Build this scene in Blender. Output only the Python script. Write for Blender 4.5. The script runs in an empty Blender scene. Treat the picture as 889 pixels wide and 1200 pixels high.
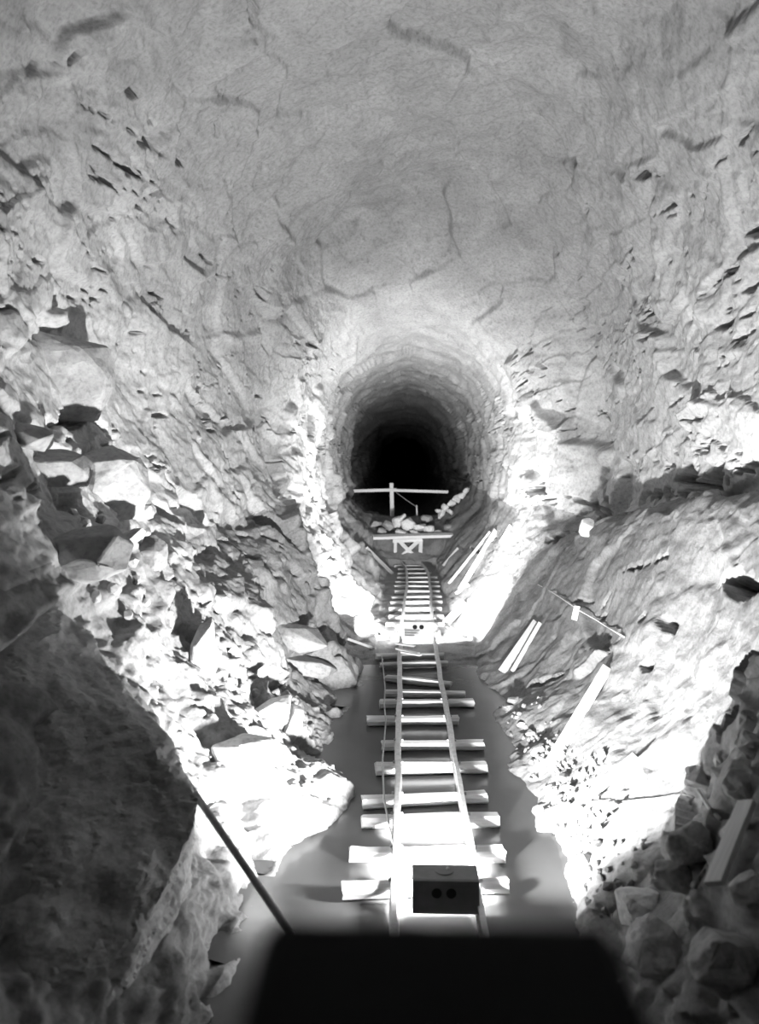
import bpy, bmesh, math, random
import numpy as np
from mathutils import Vector, Matrix

random.seed(7)
rng = np.random.default_rng(7)
SC = bpy.context.scene
COL = SC.collection

# ------------------------------------------------------------------ camera, world, exposure
F = 1000.0                      # focal length in pixels of the 889x1200 frame
CAM = np.array([0.0, 0.0, 3.1])
cam_d = bpy.data.cameras.new('camera')
cam = bpy.data.objects.new('camera', cam_d)
COL.objects.link(cam)
cam.location = CAM
cam.rotation_euler = (math.radians(90) - math.atan(55 / F), 0.0, math.atan(27.5 / F))
cam_d.sensor_fit = 'HORIZONTAL'
cam_d.sensor_width = 36.0
cam_d.lens = 36.0 * F / 889.0
cam_d.clip_start = 0.05
cam_d.clip_end = 300
cam_d.dof.use_dof = True
cam_d.dof.focus_distance = 10.5
cam_d.dof.aperture_fstop = 1.85
SC.camera = cam
ROT = np.array(cam.rotation_euler.to_matrix())

world = bpy.data.worlds.new('world')
SC.world = world
world.use_nodes = True
world.node_tree.nodes['Background'].inputs[0].default_value = (0, 0, 0, 1)
world.node_tree.nodes['Background'].inputs[1].default_value = 0.0
SC.view_settings.view_transform = 'Standard'
SC.view_settings.look = 'None'
SC.view_settings.gamma = 1.0
SC.view_settings.use_curve_mapping = False
SC.view_settings.exposure = 0.22
FLASH_NEAR = (870.0, 110.0)     # beam off the reflector and bare flame, watts: flash burning in front of the near lamp box
FLASH_FAR = (760.0, 24.0)       # flash burning in front of the far lamp box


def ray(u, v):
    d = ROT @ np.array([(u - 444.5) / F, (600.0 - v) / F, -1.0])
    return d / d[1]


def at(u, v, d):
    """World point seen at pixel (u, v) that lies d metres down the tunnel."""
    return CAM + ray(u, v) * d


def on_z(u, v, z):
    r = ray(u, v)
    return CAM + r * ((z - CAM[2]) / r[2])


def project(P):
    q = (P - CAM) @ ROT
    w = np.where(np.abs(q[..., 2]) < 1e-6, -1e-6, q[..., 2])
    return 444.5 + F * q[..., 0] / -w, 600.0 - F * q[..., 1] / -w, -q[..., 2]


# ------------------------------------------------------------------ noise
def _hash(ix, iy, iz, seed):
    h = (ix.astype(np.uint32) * np.uint32(374761393) + iy.astype(np.uint32) * np.uint32(668265263)
         + iz.astype(np.uint32) * np.uint32(2147483647 // 3 | 1) + np.uint32(seed * 7919 + 13))
    h = (h ^ (h >> np.uint32(13))) * np.uint32(1274126177)
    h = h ^ (h >> np.uint32(16))
    return (h & np.uint32(0xFFFFFF)).astype(np.float32) / np.float32(0xFFFFFF)


def vnoise(x, y, z, seed=0):
    """Smooth value noise in [-1, 1]."""
    fx, fy, fz = np.floor(x), np.floor(y), np.floor(z)
    ix, iy, iz = fx.astype(np.int64), fy.astype(np.int64), fz.astype(np.int64)
    tx, ty, tz = x - fx, y - fy, z - fz
    tx = tx * tx * tx * (tx * (tx * 6 - 15) + 10)
    ty = ty * ty * ty * (ty * (ty * 6 - 15) + 10)
    tz = tz * tz * tz * (tz * (tz * 6 - 15) + 10)
    r = 0
    for a in (0, 1):
        wa = tx if a else 1 - tx
        for b in (0, 1):
            wb = ty if b else 1 - ty
            for c in (0, 1):
                wc = tz if c else 1 - tz
                r = r + wa * wb * wc * _hash(ix + a, iy + b, iz + c, seed)
    return r * 2 - 1


def fbm(x, y, z, seed=0, octaves=4, gain=0.5):
    r, a, f = 0, 1.0, 1.0
    for o in range(octaves):
        r = r + a * vnoise(x * f + 17.3 * o, y * f + 9.1 * o, z * f - 4.7 * o, seed + o)
        a *= gain
        f *= 2.03
    return r


def sstep(a, b, x):
    t = np.clip((x - a) / (b - a), 0, 1)
    return t * t * (3 - 2 * t)


# ------------------------------------------------------------------ materials
def mat_new(name):
    m = bpy.data.materials.new(name)
    m.use_nodes = True
    nt = m.node_tree
    b = nt.nodes['Principled BSDF']
    return m, nt, b


def node(nt, kind, **kw):
    n = nt.nodes.new(kind)
    for k, v in kw.items():
        if k.startswith('i_'):
            n.inputs[k[2:].replace('_', ' ')].default_value = v
        else:
            setattr(n, k, v)
    return n


def ramp(nt, stops):
    r = nt.nodes.new('ShaderNodeValToRGB')
    el = r.color_ramp.elements
    while len(el) < len(stops):
        el.new(0.5)
    for e, (p, c) in zip(el, stops):
        e.position = p
        e.color = (c, c, c, 1)
    return r


def rock_material(name, dark, light, streak_scale=(1, 1, 1), rot=(0, 0, 0), rough=0.85, bump=0.3, grain=22.0, roof_dim=None):
    m, nt, b = mat_new(name)
    L = nt.links.new
    tc = node(nt, 'ShaderNodeTexCoord')
    mp = node(nt, 'ShaderNodeMapping')
    mp.inputs['Scale'].default_value = streak_scale
    mp.inputs['Rotation'].default_value = rot
    L(tc.outputs['Object'], mp.inputs[0])
    n1 = node(nt, 'ShaderNodeTexNoise', i_Scale=1.1, i_Detail=9.0, i_Roughness=0.62, i_Distortion=0.6)
    L(mp.outputs[0], n1.inputs['Vector'])
    n2 = node(nt, 'ShaderNodeTexNoise', i_Scale=grain, i_Detail=5.0, i_Roughness=0.65)
    L(tc.outputs['Object'], n2.inputs['Vector'])
    r1 = ramp(nt, [(0.30, dark), (0.70, light)])
    L(n1.outputs['Fac'], r1.inputs[0])
    r2 = ramp(nt, [(0.25, 0.62), (0.5, 1.0), (0.78, 1.22)])
    L(n2.outputs['Fac'], r2.inputs[0])
    mx = node(nt, 'ShaderNodeMix', data_type='RGBA', blend_type='MULTIPLY')
    mx.inputs['Factor'].default_value = 1.0
    L(r1.outputs[0], mx.inputs['A'])
    L(r2.outputs[0], mx.inputs['B'])
    col = mx.outputs['Result']
    if roof_dim is not None:
        # weaker light on the roof put into the colour: darker with height
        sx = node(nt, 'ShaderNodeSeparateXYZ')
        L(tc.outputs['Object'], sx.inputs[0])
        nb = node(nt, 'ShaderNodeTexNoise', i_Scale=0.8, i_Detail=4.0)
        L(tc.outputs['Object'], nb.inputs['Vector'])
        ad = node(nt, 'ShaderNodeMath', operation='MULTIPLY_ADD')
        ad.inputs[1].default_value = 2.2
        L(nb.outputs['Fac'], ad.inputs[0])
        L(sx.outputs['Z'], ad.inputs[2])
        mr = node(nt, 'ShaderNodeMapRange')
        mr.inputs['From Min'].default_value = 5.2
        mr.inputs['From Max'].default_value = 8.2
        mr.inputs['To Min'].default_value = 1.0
        mr.inputs['To Max'].default_value = roof_dim
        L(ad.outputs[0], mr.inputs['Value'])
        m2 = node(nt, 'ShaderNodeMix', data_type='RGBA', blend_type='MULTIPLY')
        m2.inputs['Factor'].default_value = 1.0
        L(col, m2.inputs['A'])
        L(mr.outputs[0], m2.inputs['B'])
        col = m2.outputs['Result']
    L(col, b.inputs['Base Color'])
    b.inputs['Roughness'].default_value = rough
    b.inputs['Specular IOR Level'].default_value = 0.25
    n3 = node(nt, 'ShaderNodeTexNoise', i_Scale=9.0, i_Detail=9.0, i_Roughness=0.74, i_Distortion=0.15)
    L(mp.outputs[0], n3.inputs['Vector'])
    bp = node(nt, 'ShaderNodeBump')
    bp.inputs['Strength'].default_value = bump
    bp.inputs['Distance'].default_value = 0.04
    L(n3.outputs['Fac'], bp.inputs['Height'])
    L(bp.outputs[0], b.inputs['Normal'])
    return m


def wood_material(name, dark, light, grain_axis=1, rough=0.8):
    m, nt, b = mat_new(name)
    L = nt.links.new
    tc = node(nt, 'ShaderNodeTexCoord')
    mp = node(nt, 'ShaderNodeMapping')
    s = [28, 28, 28]
    s[grain_axis] = 1.6
    mp.inputs['Scale'].default_value = s
    L(tc.outputs['Object'], mp.inputs[0])
    n1 = node(nt, 'ShaderNodeTexNoise', i_Scale=1.0, i_Detail=6.0, i_Roughness=0.6, i_Distortion=0.8)
    L(mp.outputs[0], n1.inputs['Vector'])
    r1 = ramp(nt, [(0.3, dark), (0.65, light)])
    L(n1.outputs['Fac'], r1.inputs[0])
    L(r1.outputs[0], b.inputs['Base Color'])
    b.inputs['Roughness'].default_value = rough
    bp = node(nt, 'ShaderNodeBump')
    bp.inputs['Strength'].default_value = 0.3
    bp.inputs['Distance'].default_value = 0.004
    L(n1.outputs['Fac'], bp.inputs['Height'])
    L(bp.outputs[0], b.inputs['Normal'])
    return m


def plain_material(name, c, rough, metallic=0.0, var=0.25, scale=14.0):
    m, nt, b = mat_new(name)
    L = nt.links.new
    tc = node(nt, 'ShaderNodeTexCoord')
    n1 = node(nt, 'ShaderNodeTexNoise', i_Scale=scale, i_Detail=5.0, i_Roughness=0.6)
    L(tc.outputs['Object'], n1.inputs['Vector'])
    r1 = ramp(nt, [(0.3, c * (1 - var)), (0.7, c * (1 + var))])
    L(n1.outputs['Fac'], r1.inputs[0])
    L(r1.outputs[0], b.inputs['Base Color'])
    b.inputs['Roughness'].default_value = rough
    b.inputs['Metallic'].default_value = metallic
    return m


M_WALL = rock_material('schist_wall', 0.36, 0.54, (1.0, 0.7, 1.7), (0.0, 0.35, 0.0), bump=0.5, roof_dim=0.62)
M_BANK = rock_material('dimmed_schist_bank', 0.19, 0.33, (1.0, 0.8, 1.4), (0.0, 0.3, 0.0), bump=0.5, grain=26.0)  # wall rock low down, colour darkened to offset the strong close flash
M_FLOOR = rock_material('floor_rubble', 0.22, 0.36, (1, 1, 1), bump=0.7, grain=34.0)
M_STONE = rock_material('loose_stone', 0.26, 0.42, (1.5, 1.5, 3.0), (0.4, 0.3, 0), bump=0.35, grain=18.0)
M_PALE = rock_material('pale_quartz_stone', 0.55, 0.78, (1.5, 1.5, 2.0), bump=0.25)
M_DARKSTONE = rock_material('dark_schist_stone', 0.13, 0.27, (1.2, 1.2, 2.5), (0.3, 0.5, 0), bump=0.45)
M_WOOD = wood_material('sawn_pale_wood', 0.55, 0.80)
M_LOG = wood_material('barked_log_wood', 0.48, 0.78, 0)
M_GREYWOOD = wood_material('weathered_grey_wood', 0.26, 0.42)
M_STEEL = plain_material('worn_rail_steel', 0.62, 0.42, 0.55, 0.2)
M_PIPE = plain_material('dull_iron', 0.34, 0.55, 0.5, 0.3)
M_BOX = plain_material('dark_painted_board', 0.20, 0.6, 0.0, 0.15, 9)
M_LITBOX = plain_material('lit_painted_board', 0.72, 0.6, 0.0, 0.08, 9)  # same kind of box as the near one, flash light on it put into the colour
M_HOLE = plain_material('black_recess', 0.012, 0.9, 0.0, 0.1)
M_BLACK = plain_material('black_painted_wood', 0.004, 0.7, 0.0, 0.2)
M_BLACK.node_tree.nodes['Principled BSDF'].inputs['Specular IOR Level'].default_value = 0.1
M_CABLE = plain_material('grey_cable_sheath', 0.35, 0.6)
M_TIN = plain_material('tin_reflector', 0.75, 0.35, 0.6, 0.05)


def water_material():
    m, nt, b = mat_new('silty_water')
    L = nt.links.new
    tc = node(nt, 'ShaderNodeTexCoord')
    n1 = node(nt, 'ShaderNodeTexNoise', i_Scale=0.9, i_Detail=4.0, i_Roughness=0.5)
    L(tc.outputs['Object'], n1.inputs['Vector'])
    r1 = ramp(nt, [(0.35, 0.085), (0.7, 0.11)])
    L(n1.outputs['Fac'], r1.inputs[0])
    L(r1.outputs[0], b.inputs['Base Color'])
    b.inputs['Roughness'].default_value = 0.2
    b.inputs['IOR'].default_value = 1.33
    n2 = node(nt, 'ShaderNodeTexNoise', i_Scale=5.0, i_Detail=3.0)
    L(tc.outputs['Object'], n2.inputs['Vector'])
    bp = node(nt, 'ShaderNodeBump')
    bp.inputs['Strength'].default_value = 0.08
    bp.inputs['Distance'].default_value = 0.02
    L(n2.outputs['Fac'], bp.inputs['Height'])
    L(bp.outputs[0], b.inputs['Normal'])
    return m


M_WATER = water_material()


# ------------------------------------------------------------------ object helpers
def obj(name, me, m=None, parent=None, loc=None):
    o = bpy.data.objects.new(name, me)
    COL.objects.link(o)
    if m is not None and me is not None and len(me.materials) == 0:
        me.materials.append(m)
    if loc is not None:
        o.location = loc
    if parent is not None:
        o.parent = parent
    return o


def tag(o, label, cat, group=None, kind=None):
    if label:
        o['label'] = label
    if cat:
        o['category'] = cat
    if group:
        o['group'] = group
    if kind:
        o['kind'] = kind
    return o


def empty(name, loc, label, cat, group=None):
    o = bpy.data.objects.new(name, None)
    o.empty_display_size = 0.2
    COL.objects.link(o)
    o.location = loc
    return tag(o, label, cat, group)


def from_bm(name, bm, smooth=False):
    me = bpy.data.meshes.new(name)
    bm.to_mesh(me)
    bm.free()
    if smooth:
        me.polygons.foreach_set('use_smooth', [True] * len(me.polygons))
    return me


def box_bm(bm, c, s, rot=None, bevel=0.0):
    r = bmesh.ops.create_cube(bm, size=1.0)
    vs = r['verts']
    for v in vs:
        v.co = Vector((v.co.x * s[0], v.co.y * s[1], v.co.z * s[2]))
        if rot is not None:
            v.co = rot @ v.co
        v.co += Vector(c)
    if bevel > 0:
        es = list({e for v in vs for e in v.link_edges})
        bmesh.ops.bevel(bm, geom=es, offset=bevel, segments=1, affect='EDGES', clamp_overlap=True)
    return vs


def tube_mesh(name, pts, rad, seg=8, smooth=True, jitter=0.0):
    """A tube of given radius (float or list) along a polyline."""
    pts = [Vector(p) for p in pts]
    if not hasattr(rad, '__len__'):
        rad = [rad] * len(pts)
    bm = bmesh.new()
    rings = []
    up = Vector((0.13, 0.21, 0.97))
    for i, p in enumerate(pts):
        t = (pts[min(i + 1, len(pts) - 1)] - pts[max(i - 1, 0)]).normalized()
        a = t.cross(up)
        if a.length < 0.1:
            a = t.cross(Vector((1, 0, 0)))
        a.normalize()
        b = t.cross(a).normalized()
        ring = []
        for k in range(seg):
            th = 2 * math.pi * k / seg
            r = rad[i] * (1 + jitter * (random.random() - 0.5))
            ring.append(bm.verts.new(p + (a * math.cos(th) + b * math.sin(th)) * r))
        rings.append(ring)
    for i in range(len(rings) - 1):
        for k in range(seg):
            bm.faces.new((rings[i][k], rings[i][(k + 1) % seg], rings[i + 1][(k + 1) % seg], rings[i + 1][k]))
    bm.faces.new(list(reversed(rings[0])))
    bm.faces.new(rings[-1])
    bmesh.ops.recalc_face_normals(bm, faces=bm.faces)
    return from_bm(name, bm, smooth)


# ------------------------------------------------------------------ the tunnel: cross-sections down its length
# order: floor middle, left floor edge .. left wall .. roof .. right wall .. right floor edge, back to the middle
def sec(d, zf, left, roof, right):
    return d, [(0.25, zf)] + left + roof + right + [(0.25, zf)]


SECTIONS = [
    sec(-4.0, -.3, [(-.5, -.3), (-1.0, 0), (-1.4, .7), (-2.0, 1.7), (-2.5, 2.6), (-3.1, 4), (-3.2, 5.3), (-2.6, 6.8)],
        [(-1.4, 7.8), (.4, 8.1), (2.0, 7.8)],
        [(3.2, 6.4), (3.7, 5.0), (3.75, 3.8), (3.6, 2.9), (2.8, 2.4), (2.1, 1.3), (1.3, .1), (1.0, -.3)]),
    sec(3.6, -.3, [(-.6, -.3), (-1.1, 0), (-1.6, .6), (-2.1, 1.6), (-2.55, 2.6), (-3.15, 4), (-3.3, 5.3), (-2.7, 6.8)],
        [(-1.4, 7.8), (.4, 8.1), (2.0, 7.8)],
        [(3.2, 6.4), (3.7, 5.0), (3.75, 3.8), (3.6, 2.9), (2.6, 2.3), (1.85, 1.3), (1.25, .1), (.95, -.3)]),
    sec(5.4, -.3, [(-.7, -.3), (-1.15, -.05), (-1.5, .6), (-2.1, 1.7), (-2.55, 2.7), (-3.15, 4), (-3.3, 5.3), (-2.7, 6.8)],
        [(-1.4, 7.8), (.4, 8.1), (2.0, 7.8)],
        [(3.2, 6.4), (3.7, 5.0), (3.75, 3.8), (3.6, 2.9), (2.65, 2.35), (1.98, 1.3), (1.36, .0), (1.05, -.3)]),
    sec(6.6, -.3, [(-.75, -.3), (-1.12, -.04), (-1.6, .6), (-2.25, 1.7), (-2.65, 2.7), (-3.2, 4), (-3.3, 5.3), (-2.7, 6.8)],
        [(-1.4, 7.8), (.4, 8.1), (2.0, 7.8)],
        [(3.2, 6.4), (3.65, 5.0), (3.7, 3.8), (3.6, 3.0), (3.1, 2.6), (2.3, 1.05), (1.34, -.04), (1.05, -.3)]),
    sec(7.9, -.3, [(-.35, -.3), (-.6, -.04), (-1.2, .35), (-1.95, 1.25), (-2.6, 2.3), (-3.2, 3.7), (-3.3, 5.2), (-2.7, 6.6)],
        [(-1.4, 7.7), (.4, 8.05), (2.0, 7.7)],
        [(3.15, 6.4), (3.65, 5.0), (3.65, 3.9), (3.55, 3.0), (3.15, 2.75), (2.4, .95), (1.36, -.04), (1.05, -.3)]),
    sec(9.2, -.3, [(-.6, -.3), (-.9, -.04), (-1.3, .35), (-1.95, 1.25), (-2.6, 2.2), (-3.15, 3.6), (-3.2, 5.2), (-2.65, 6.6)],
        [(-1.35, 7.65), (.4, 8.05), (2.0, 7.7)],
        [(3.1, 6.4), (3.6, 5.0), (3.6, 3.85), (3.5, 2.85), (3.1, 2.65), (2.3, .8), (1.2, -.04), (.95, -.3)]),
    sec(11.0, -.3, [(-.5, -.3), (-.74, -.04), (-1.4, .5), (-2.05, 1.6), (-2.5, 2.3), (-3.05, 3.7), (-3.1, 5.2), (-2.5, 6.65)],
        [(-1.25, 7.6), (.4, 8.0), (2.0, 7.7)],
        [(3.1, 6.4), (3.55, 5.0), (3.55, 3.8), (3.45, 2.7), (2.95, 2.45), (2.1, .75), (1.2, -.04), (.95, -.3)]),
    sec(12.4, -.25, [(-.45, -.25), (-.66, -.02), (-1.3, .5), (-1.9, 1.7), (-2.35, 2.5), (-2.9, 3.8), (-2.95, 5.2), (-2.3, 6.6)],
        [(-1.1, 7.5), (.4, 7.95), (1.95, 7.6)],
        [(3.0, 6.4), (3.5, 5.0), (3.52, 3.8), (3.42, 2.5), (2.75, 2.2), (1.85, .7), (1.05, 0), (.85, -.25)]),
    sec(13.7, -.06, [(-.5, -.06), (-.85, 0), (-1.25, .5), (-1.75, 1.75), (-2.2, 2.55), (-2.7, 3.9), (-2.75, 5.2), (-2.1, 6.5)],
        [(-.95, 7.4), (.35, 7.85), (1.9, 7.4)],
        [(3.0, 6.35), (3.5, 5.05), (3.58, 3.75), (3.45, 2.4), (2.6, 1.95), (1.85, .7), (1.3, .02), (.95, -.05)]),
    sec(15.1, -.02, [(-.55, -.02), (-.95, .06), (-1.3, .65), (-1.72, 1.65), (-2.25, 2.55), (-2.55, 3.95), (-2.25, 5.3), (-2.0, 6.5)],
        [(-1.1, 7.4), (.2, 7.5), (1.7, 6.8)],
        [(2.85, 6.05), (3.38, 5.1), (3.45, 3.8), (3.3, 2.36), (2.7, 1.85), (1.95, .9), (1.4, .06), (1.05, -.02)]),
    sec(15.9, -.04, [(-.5, -.04), (-.8, .06), (-1.15, .7), (-1.65, 1.55), (-1.95, 2.5), (-2.12, 3.85), (-1.97, 5.0), (-1.6, 6.0)],
        [(-.85, 6.65), (.2, 6.85), (1.4, 6.3)],
        [(2.3, 5.6), (2.72, 4.85), (2.82, 3.75), (2.82, 2.4), (2.5, 1.75), (1.85, .85), (1.3, .06), (1.0, -.03)]),
    sec(17.6, -.04, [(-.4, -.04), (-.65, .04), (-1.1, .65), (-1.6, 1.5), (-1.9, 2.4), (-1.95, 3.7), (-1.8, 4.7), (-1.4, 5.45)],
        [(-.7, 5.9), (.2, 6.1), (1.15, 5.75)],
        [(1.9, 5.2), (2.3, 4.5), (2.4, 3.7), (2.5, 2.4), (2.3, 1.7), (1.65, .75), (1.15, .04), (.9, -.04)]),
    sec(20.0, -.04, [(-.35, -.04), (-.6, .04), (-1.1, .7), (-1.6, 1.5), (-1.9, 2.3), (-1.95, 3.6), (-1.8, 4.6), (-1.35, 5.3)],
        [(-.65, 5.8), (.2, 6.0), (1.15, 5.7)],
        [(1.9, 5.1), (2.3, 4.4), (2.4, 3.6), (2.45, 2.4), (2.25, 1.6), (1.6, .6), (1.1, .04), (.9, -.04)]),
    sec(24.5, .0, [(-.3, .0), (-.6, .1), (-1.05, .8), (-1.55, 1.6), (-1.9, 2.4), (-2.0, 3.5), (-1.85, 4.5), (-1.35, 5.3)],
        [(-.65, 5.75), (.2, 5.95), (1.15, 5.65)],
        [(1.9, 5.1), (2.3, 4.4), (2.4, 3.5), (2.4, 2.4), (2.25, 1.6), (1.55, .7), (1.05, .1), (.85, .0)]),
    sec(26.6, .25, [(-.4, .3), (-.8, .5), (-1.2, 1.0), (-1.6, 1.6), (-1.9, 2.3), (-2.0, 3.5), (-1.85, 4.5), (-1.35, 5.3)],
        [(-.65, 5.75), (.2, 5.9), (1.15, 5.6)],
        [(1.9, 5.0), (2.3, 4.3), (2.4, 3.5), (2.4, 2.4), (2.25, 1.7), (1.7, 1.0), (1.3, .5), (1.0, .3)]),
    sec(28.2, 1.0, [(-.5, 1.05), (-.9, 1.15), (-1.25, 1.4), (-1.6, 1.8), (-1.85, 2.4), (-1.9, 3.5), (-1.8, 4.5), (-1.35, 5.3)],
        [(-.65, 5.7), (.2, 5.9), (1.15, 5.6)],
        [(1.9, 5.0), (2.3, 4.3), (2.4, 3.5), (2.4, 2.5), (2.2, 1.9), (1.8, 1.5), (1.4, 1.15), (1.0, 1.0)]),
    sec(30.0, 1.3, [(-.5, 1.3), (-.9, 1.35), (-1.3, 1.55), (-1.65, 1.9), (-1.85, 2.5), (-1.9, 3.5), (-1.8, 4.4), (-1.35, 5.3)],
        [(-.65, 5.7), (.2, 5.85), (1.15, 5.6)],
        [(1.9, 5.0), (2.3, 4.3), (2.4, 3.5), (2.4, 2.6), (2.2, 2.0), (1.8, 1.6), (1.4, 1.35), (1.0, 1.3)]),
    sec(32.0, .8, [(-.6, .8), (-1.0, .9), (-1.4, 1.2), (-1.8, 1.7), (-2.1, 2.4), (-2.2, 3.5), (-2.1, 4.5), (-1.5, 5.3)],
        [(-.7, 5.7), (.2, 5.85), (1.2, 5.6)],
        [(1.9, 5.0), (2.3, 4.3), (2.4, 3.5), (2.3, 2.5), (2.1, 1.8), (1.7, 1.2), (1.3, .9), (1.0, .8)]),
    sec(42.0, .5, [(-.7, .5), (-1.1, .6), (-1.5, 1.0), (-1.8, 1.6), (-2.1, 2.4), (-2.2, 3.5), (-2.1, 4.5), (-1.5, 5.3)],
        [(-.7, 5.7), (.2, 5.85), (1.2, 5.6)],
        [(1.8, 5.0), (2.2, 4.2), (2.3, 3.5), (2.2, 2.5), (2.0, 1.7), (1.6, 1.0), (1.2, .6), (.9, .5)]),
    sec(85.0, .5, [(-.7, .5), (-1.1, .6), (-1.5, 1.0), (-1.8, 1.6), (-2.1, 2.4), (-2.2, 3.5), (-2.1, 4.5), (-1.5, 5.3)],
        [(-.7, 5.7), (.2, 5.85), (1.2, 5.6)],
        [(1.8, 5.0), (2.2, 4.2), (2.3, 3.5), (2.2, 2.5), (2.0, 1.7), (1.6, 1.0), (1.2, .6), (.9, .5)]),
]
KD = np.array([s[0] for s in SECTIONS])
KP = np.array([s[1] for s in SECTIONS], float)          # K, 21, 2


def pchip(xk, yk, x):
    """Monotone cubic through (xk, yk) along axis 0."""
    h = np.diff(xk).reshape(-1, *([1] * (yk.ndim - 1)))
    dl = np.diff(yk, axis=0) / h
    m = np.zeros_like(yk)
    a, b = dl[:-1], dl[1:]
    w1, w2 = 2 * h[1:] + h[:-1], h[1:] + 2 * h[:-1]
    with np.errstate(divide='ignore', invalid='ignore'):
        hm = (w1 + w2) / (w1 / a + w2 / b)
    m[1:-1] = np.where(a * b > 0, hm, 0)
    m[0], m[-1] = dl[0], dl[-1]
    i = np.clip(np.searchsorted(xk, x) - 1, 0, len(xk) - 2)
    hh = (xk[i + 1] - xk[i])
    t = ((x - xk[i]) / hh).reshape(-1, *([1] * (yk.ndim - 1)))
    hh = hh.reshape(t.shape)
    t2, t3 = t * t, t * t * t
    return ((2 * t3 - 3 * t2 + 1) * yk[i] + (t3 - 2 * t2 + t) * hh * m[i]
            + (-2 * t3 + 3 * t2) * yk[i + 1] + (t3 - t2) * hh * m[i + 1])


def rows():
    a = np.linspace(-4, 2.0, 14, endpoint=False)
    b = np.linspace(2.0, 5.4, 90, endpoint=False)
    c = np.concatenate([np.exp(np.linspace(math.log(5.4), math.log(13.2), 410, endpoint=False)), np.linspace(13.2, 16.6, 210, endpoint=False)])
    d = np.exp(np.linspace(math.log(16.6), math.log(33), 180, endpoint=False))
    e = np.exp(np.linspace(math.log(33), math.log(85), 60))
    return np.concatenate([a, b, c, d, e])


YS = rows()
CP = pchip(KD, KP, YS)                                   # rows, 21, 2
NC = CP.shape[1]
seglen = np.linalg.norm(np.diff(KP, axis=1), axis=2)[4:11].mean(0)
NT = 1060
cum = np.concatenate([[0], np.cumsum(seglen)])
tpar = np.interp(np.linspace(0, cum[-1], NT + 1), cum, np.arange(NC))
k = np.clip(np.floor(tpar).astype(int), 0, NC - 2)
tt = (tpar - k)[None, :, None]
p0 = CP[:, np.maximum(k - 1, 0)]
p1 = CP[:, k]
p2 = CP[:, k + 1]
p3 = CP[:, np.minimum(k + 2, NC - 1)]
T_ = 0.42
G = (p1 + T_ * (p2 - p0) * tt + (3 * (p2 - p1) - T_ * (2 * (p2 - p0) + (p3 - p1))) * tt ** 2
     + (2 * (p1 - p2) + T_ * ((p2 - p0) + (p3 - p1))) * tt ** 3)
P = np.stack([G[..., 0], np.broadcast_to(YS[:, None], G.shape[:2]), G[..., 1]], -1)   # rows, NT+1, 3


def grid_normals(P):
    dy = np.gradient(P, axis=0)
    dt = np.gradient(P, axis=1)
    n = np.cross(dt, dy)
    n /= np.linalg.norm(n, axis=-1, keepdims=True) + 1e-9
    return n


N = grid_normals(P)
c_ = np.stack([np.full(P.shape[:2], 0.3), P[..., 1], np.full(P.shape[:2], 3.2)], -1)
if (N * (c_ - P)).sum(-1).mean() < 0:
    N = -N

X, Y, Z = [P[..., q].astype(np.float32) for q in range(3)]
PX = np.broadcast_to(tpar[None, :], X.shape)
floor_w = np.maximum(1 - sstep(1.2, 2.4, PX), sstep(17.6, 18.8, PX))          # floor
bank_l = sstep(1.5, 2.5, PX) * (1 - sstep(4.8, 5.6, PX))
bank_r = sstep(15.0, 15.8, PX) * (1 - sstep(17.6, 18.6, PX))
roof_w = sstep(7.3, 8.6, PX) * (1 - sstep(11.6, 12.8, PX))
wall_w = np.clip(1 - floor_w - bank_l - bank_r - roof_w, 0, 1)
left_w = sstep(0.8, -0.6, X)

warp = fbm(X * .55, Y * .55, Z * .55, 3, 3)
big = fbm(X * .42 + 5, Y * .42, Z * .42, 11, 3)
disp = 0.13 * big * (1 - 0.75 * floor_w)
disp += 0.045 * fbm(X * 1.6, Y * 1.6, Z * 1.6, 21, 3)


def facets(sx, sy, sz, seed, slope, rows=slice(None)):
    """Blasted rock: irregular cells, each broken off along its own tilted plane."""
    w_, b_ = warp[rows], big[rows]
    x, y, z = X[rows] * sx + .25 * w_, Y[rows] * sy + .2 * b_, Z[rows] * sz - .2 * w_
    fx, fy, fz = np.floor(x), np.floor(y), np.floor(z)
    best = np.full(x.shape, 1e9, np.float32)
    val = np.zeros(x.shape, np.float32)
    for a in (-1, 0, 1):
        for b in (-1, 0, 1):
            for c in (-1, 0, 1):
                ix, iy, iz = (fx + a).astype(np.int64), (fy + b).astype(np.int64), (fz + c).astype(np.int64)
                h = _hash(ix, iy, iz, seed)
                h1 = (h * 157.31) % 1.0
                h2 = (h * 911.77) % 1.0
                dx, dy, dz = x - (fx + a + h), y - (fy + b + h1), z - (fz + c + h2)
                dd = dx * dx + dy * dy + dz * dz
                m = dd < best
                best = np.where(m, dd, best)
                h3, h4, h5 = (h * 353.9) % 1.0, (h1 * 71.3) % 1.0, (h2 * 53.7) % 1.0
                val = np.where(m, (dx / sx * (h3 - .5) + dy / sy * (h4 - .5) + dz / sz * (h5 - .5)) * 2 * slope + (h4 - .5) * slope * .16, val)
    return val.astype(np.float32)


def soften(a, times):
    far = int(np.searchsorted(YS, 13.6))
    if len(a) == len(YS):
        for _ in range(3):
            a[far + 1:-1] = .25 * a[far:-2] + .5 * a[far + 1:-1] + .25 * a[far + 2:]
            a[far:, 1:-1] = .25 * a[far:, :-2] + .5 * a[far:, 1:-1] + .25 * a[far:, 2:]
    for _ in range(times):
        a[1:-1] = .25 * a[:-2] + .5 * a[1:-1] + .25 * a[2:]
        a[:, 1:-1] = .25 * a[:, :-2] + .5 * a[:, 1:-1] + .25 * a[:, 2:]
    return a


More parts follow.
